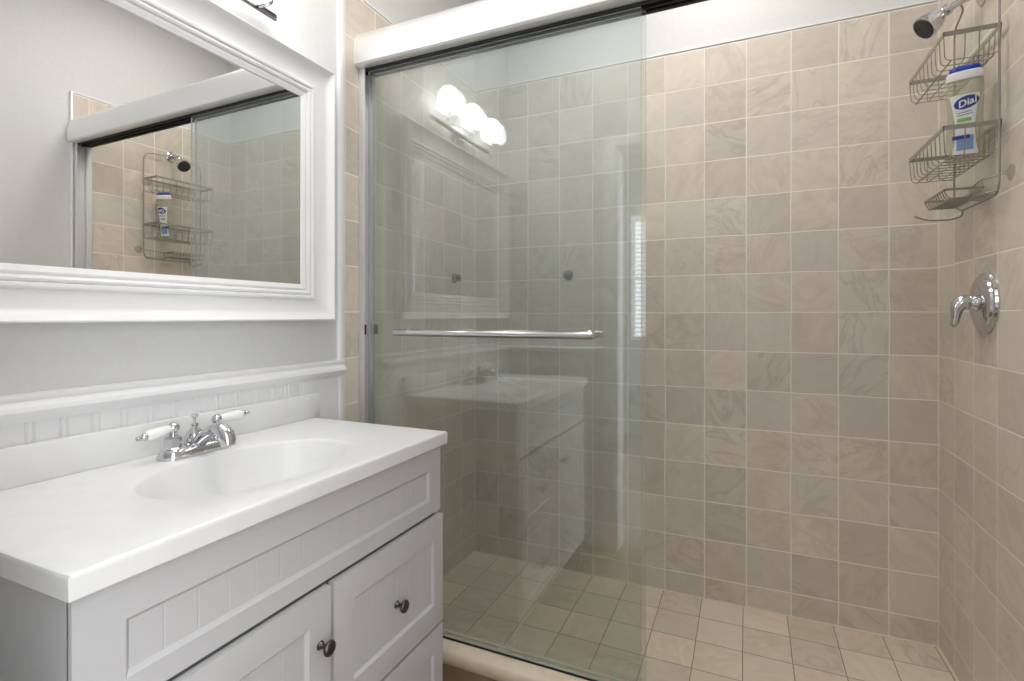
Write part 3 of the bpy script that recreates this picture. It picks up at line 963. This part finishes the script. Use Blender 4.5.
def oval(bm, xc, hc, ra, rb, ang, eps, nr=5, n=36):
    rg = [[bm.verts.new((xc, skin_y(xc, hc, eps), hc))]]
    for i in range(1, nr + 1):
        s = i / nr
        rr = []
        for k in range(n):
            t = 2 * PI * k / n
            a, b = ra * s * math.cos(t), rb * s * math.sin(t)
            x, h = xc + a * math.cos(ang) - b * math.sin(ang), hc + a * math.sin(ang) + b * math.cos(ang)
            rr.append(bm.verts.new((x, skin_y(x, h, eps), h)))
        rg.append(rr)
    for k in range(n):
        bm.faces.new((rg[0][0], rg[1][k], rg[1][(k + 1) % n]))
        for i in range(1, nr):
            bm.faces.new((rg[i][k], rg[i][(k + 1) % n], rg[i + 1][(k + 1) % n], rg[i + 1][k]))
    return bm
def lab_w(h):
    t = (h - 0.018) / 0.155
    return 0.0205 + 0.0085 * abs(2 * t - 0.85) ** 1.6
lb = obj('label', patch(NB(), 0.018, 0.176, lab_w, 0.0005), 'label', bt, 40, local=True)
lb['label'] = 'white front label'
LOC[lb] = Vector((0, 0, 0))
obj('logo_oval', oval(NB(), 0.0035, 0.155, 0.0265, 0.0165, math.radians(14), 0.0009), 'navy', lb, 40, local=True)
cu = bpy.data.curves.new('lettering', 'FONT')
cu.body = 'Dial'
cu.size = 0.0245
cu.shear = 0.25
cu.align_x = 'CENTER'
cu.offset = 0.0004
cu.extrude = 0.0003
to = bpy.data.objects.new('lettering_source', cu)
COL.objects.link(to)
bpy.context.view_layer.update()
me = bpy.data.meshes.new_from_object(to.evaluated_get(bpy.context.evaluated_depsgraph_get()))
bm = NB(); bm.from_mesh(me)
bpy.data.objects.remove(to); bpy.data.curves.remove(cu); bpy.data.meshes.remove(me)
ca_, sa_ = math.cos(math.radians(14)), math.sin(math.radians(14))
for v in bm.verts:
    x0, h0 = v.co.x + 0.0005, v.co.y - 0.0085
    x, h = 0.0035 + x0 * ca_ - h0 * sa_, 0.155 + x0 * sa_ + h0 * ca_
    v.co = Vector((x, skin_y(x, h, 0.0015) - v.co.z, h))
obj('lettering', bm, 'cap_white', lb, 0, local=True)
bm = NB()
random.seed(4)
for r_, hh in enumerate((0.130, 0.1235)):
    x = -0.016
    while x < 0.015:
        w = random.uniform(0.0012, 0.0022)
        patch(bm, hh - 0.0013 + 0.1 * x, hh + 0.0013 + 0.1 * x, lambda h: w / 2, 0.0010, 1, 1, x + w / 2)
        x += w + 0.0007
obj('print_line', bm, 'print', lb, 0, local=True)
bm = NB(); patch(bm, 0.1055, 0.1145, lambda h: 0.0145, 0.0010, 8, 3, -0.001)
obj('green_band', bm, 'green', lb, 0, local=True)
bm = NB(); patch(bm, 0.030, 0.068, lambda h: 0.0175, 0.0010, 8, 3, 0.0)
pb = obj('lower_panel', bm, 'paleblue', lb, 0, local=True)
bm = NB(); patch(bm, 0.060, 0.070, lambda h: 0.0185, 0.0014, 8, 3, -0.008)
obj('blue_band', bm, 'navy', lb, 0, local=True)

# ------------------------------------------------------------------ small suction hooks on the tiles inside the shower
for nm, p, ax, lab in (('suction_knob', (0.006, 2.045, 1.372), (1, 0, 0), 'small grey suction knob on the left shower wall behind the glass'),
                       ('suction_knob', (0.478, YB, 1.384), (0, -1, 0), 'small grey suction knob on the back shower wall behind the glass')):
    t = thing(nm, lab, 'knob', p, 'suction knobs in the shower')
    bm = NB()
    lathe(bm, [(0.0, 0.0), (0.0225, 0.0), (0.0230, 0.003), (0.0195, 0.007), (0.0130, 0.010), (0.0, 0.010)], p, ax, 24)
    obj('cup', bm, 'hook', t, 50)
    bm = NB()
    lathe(bm, [(0.0, 0.010), (0.0090, 0.010), (0.0085, 0.015), (0.0150, 0.020), (0.0165, 0.025), (0.0130, 0.029), (0.0, 0.030)], p, ax, 20)
    obj('knob', bm, 'hook', t, 50)
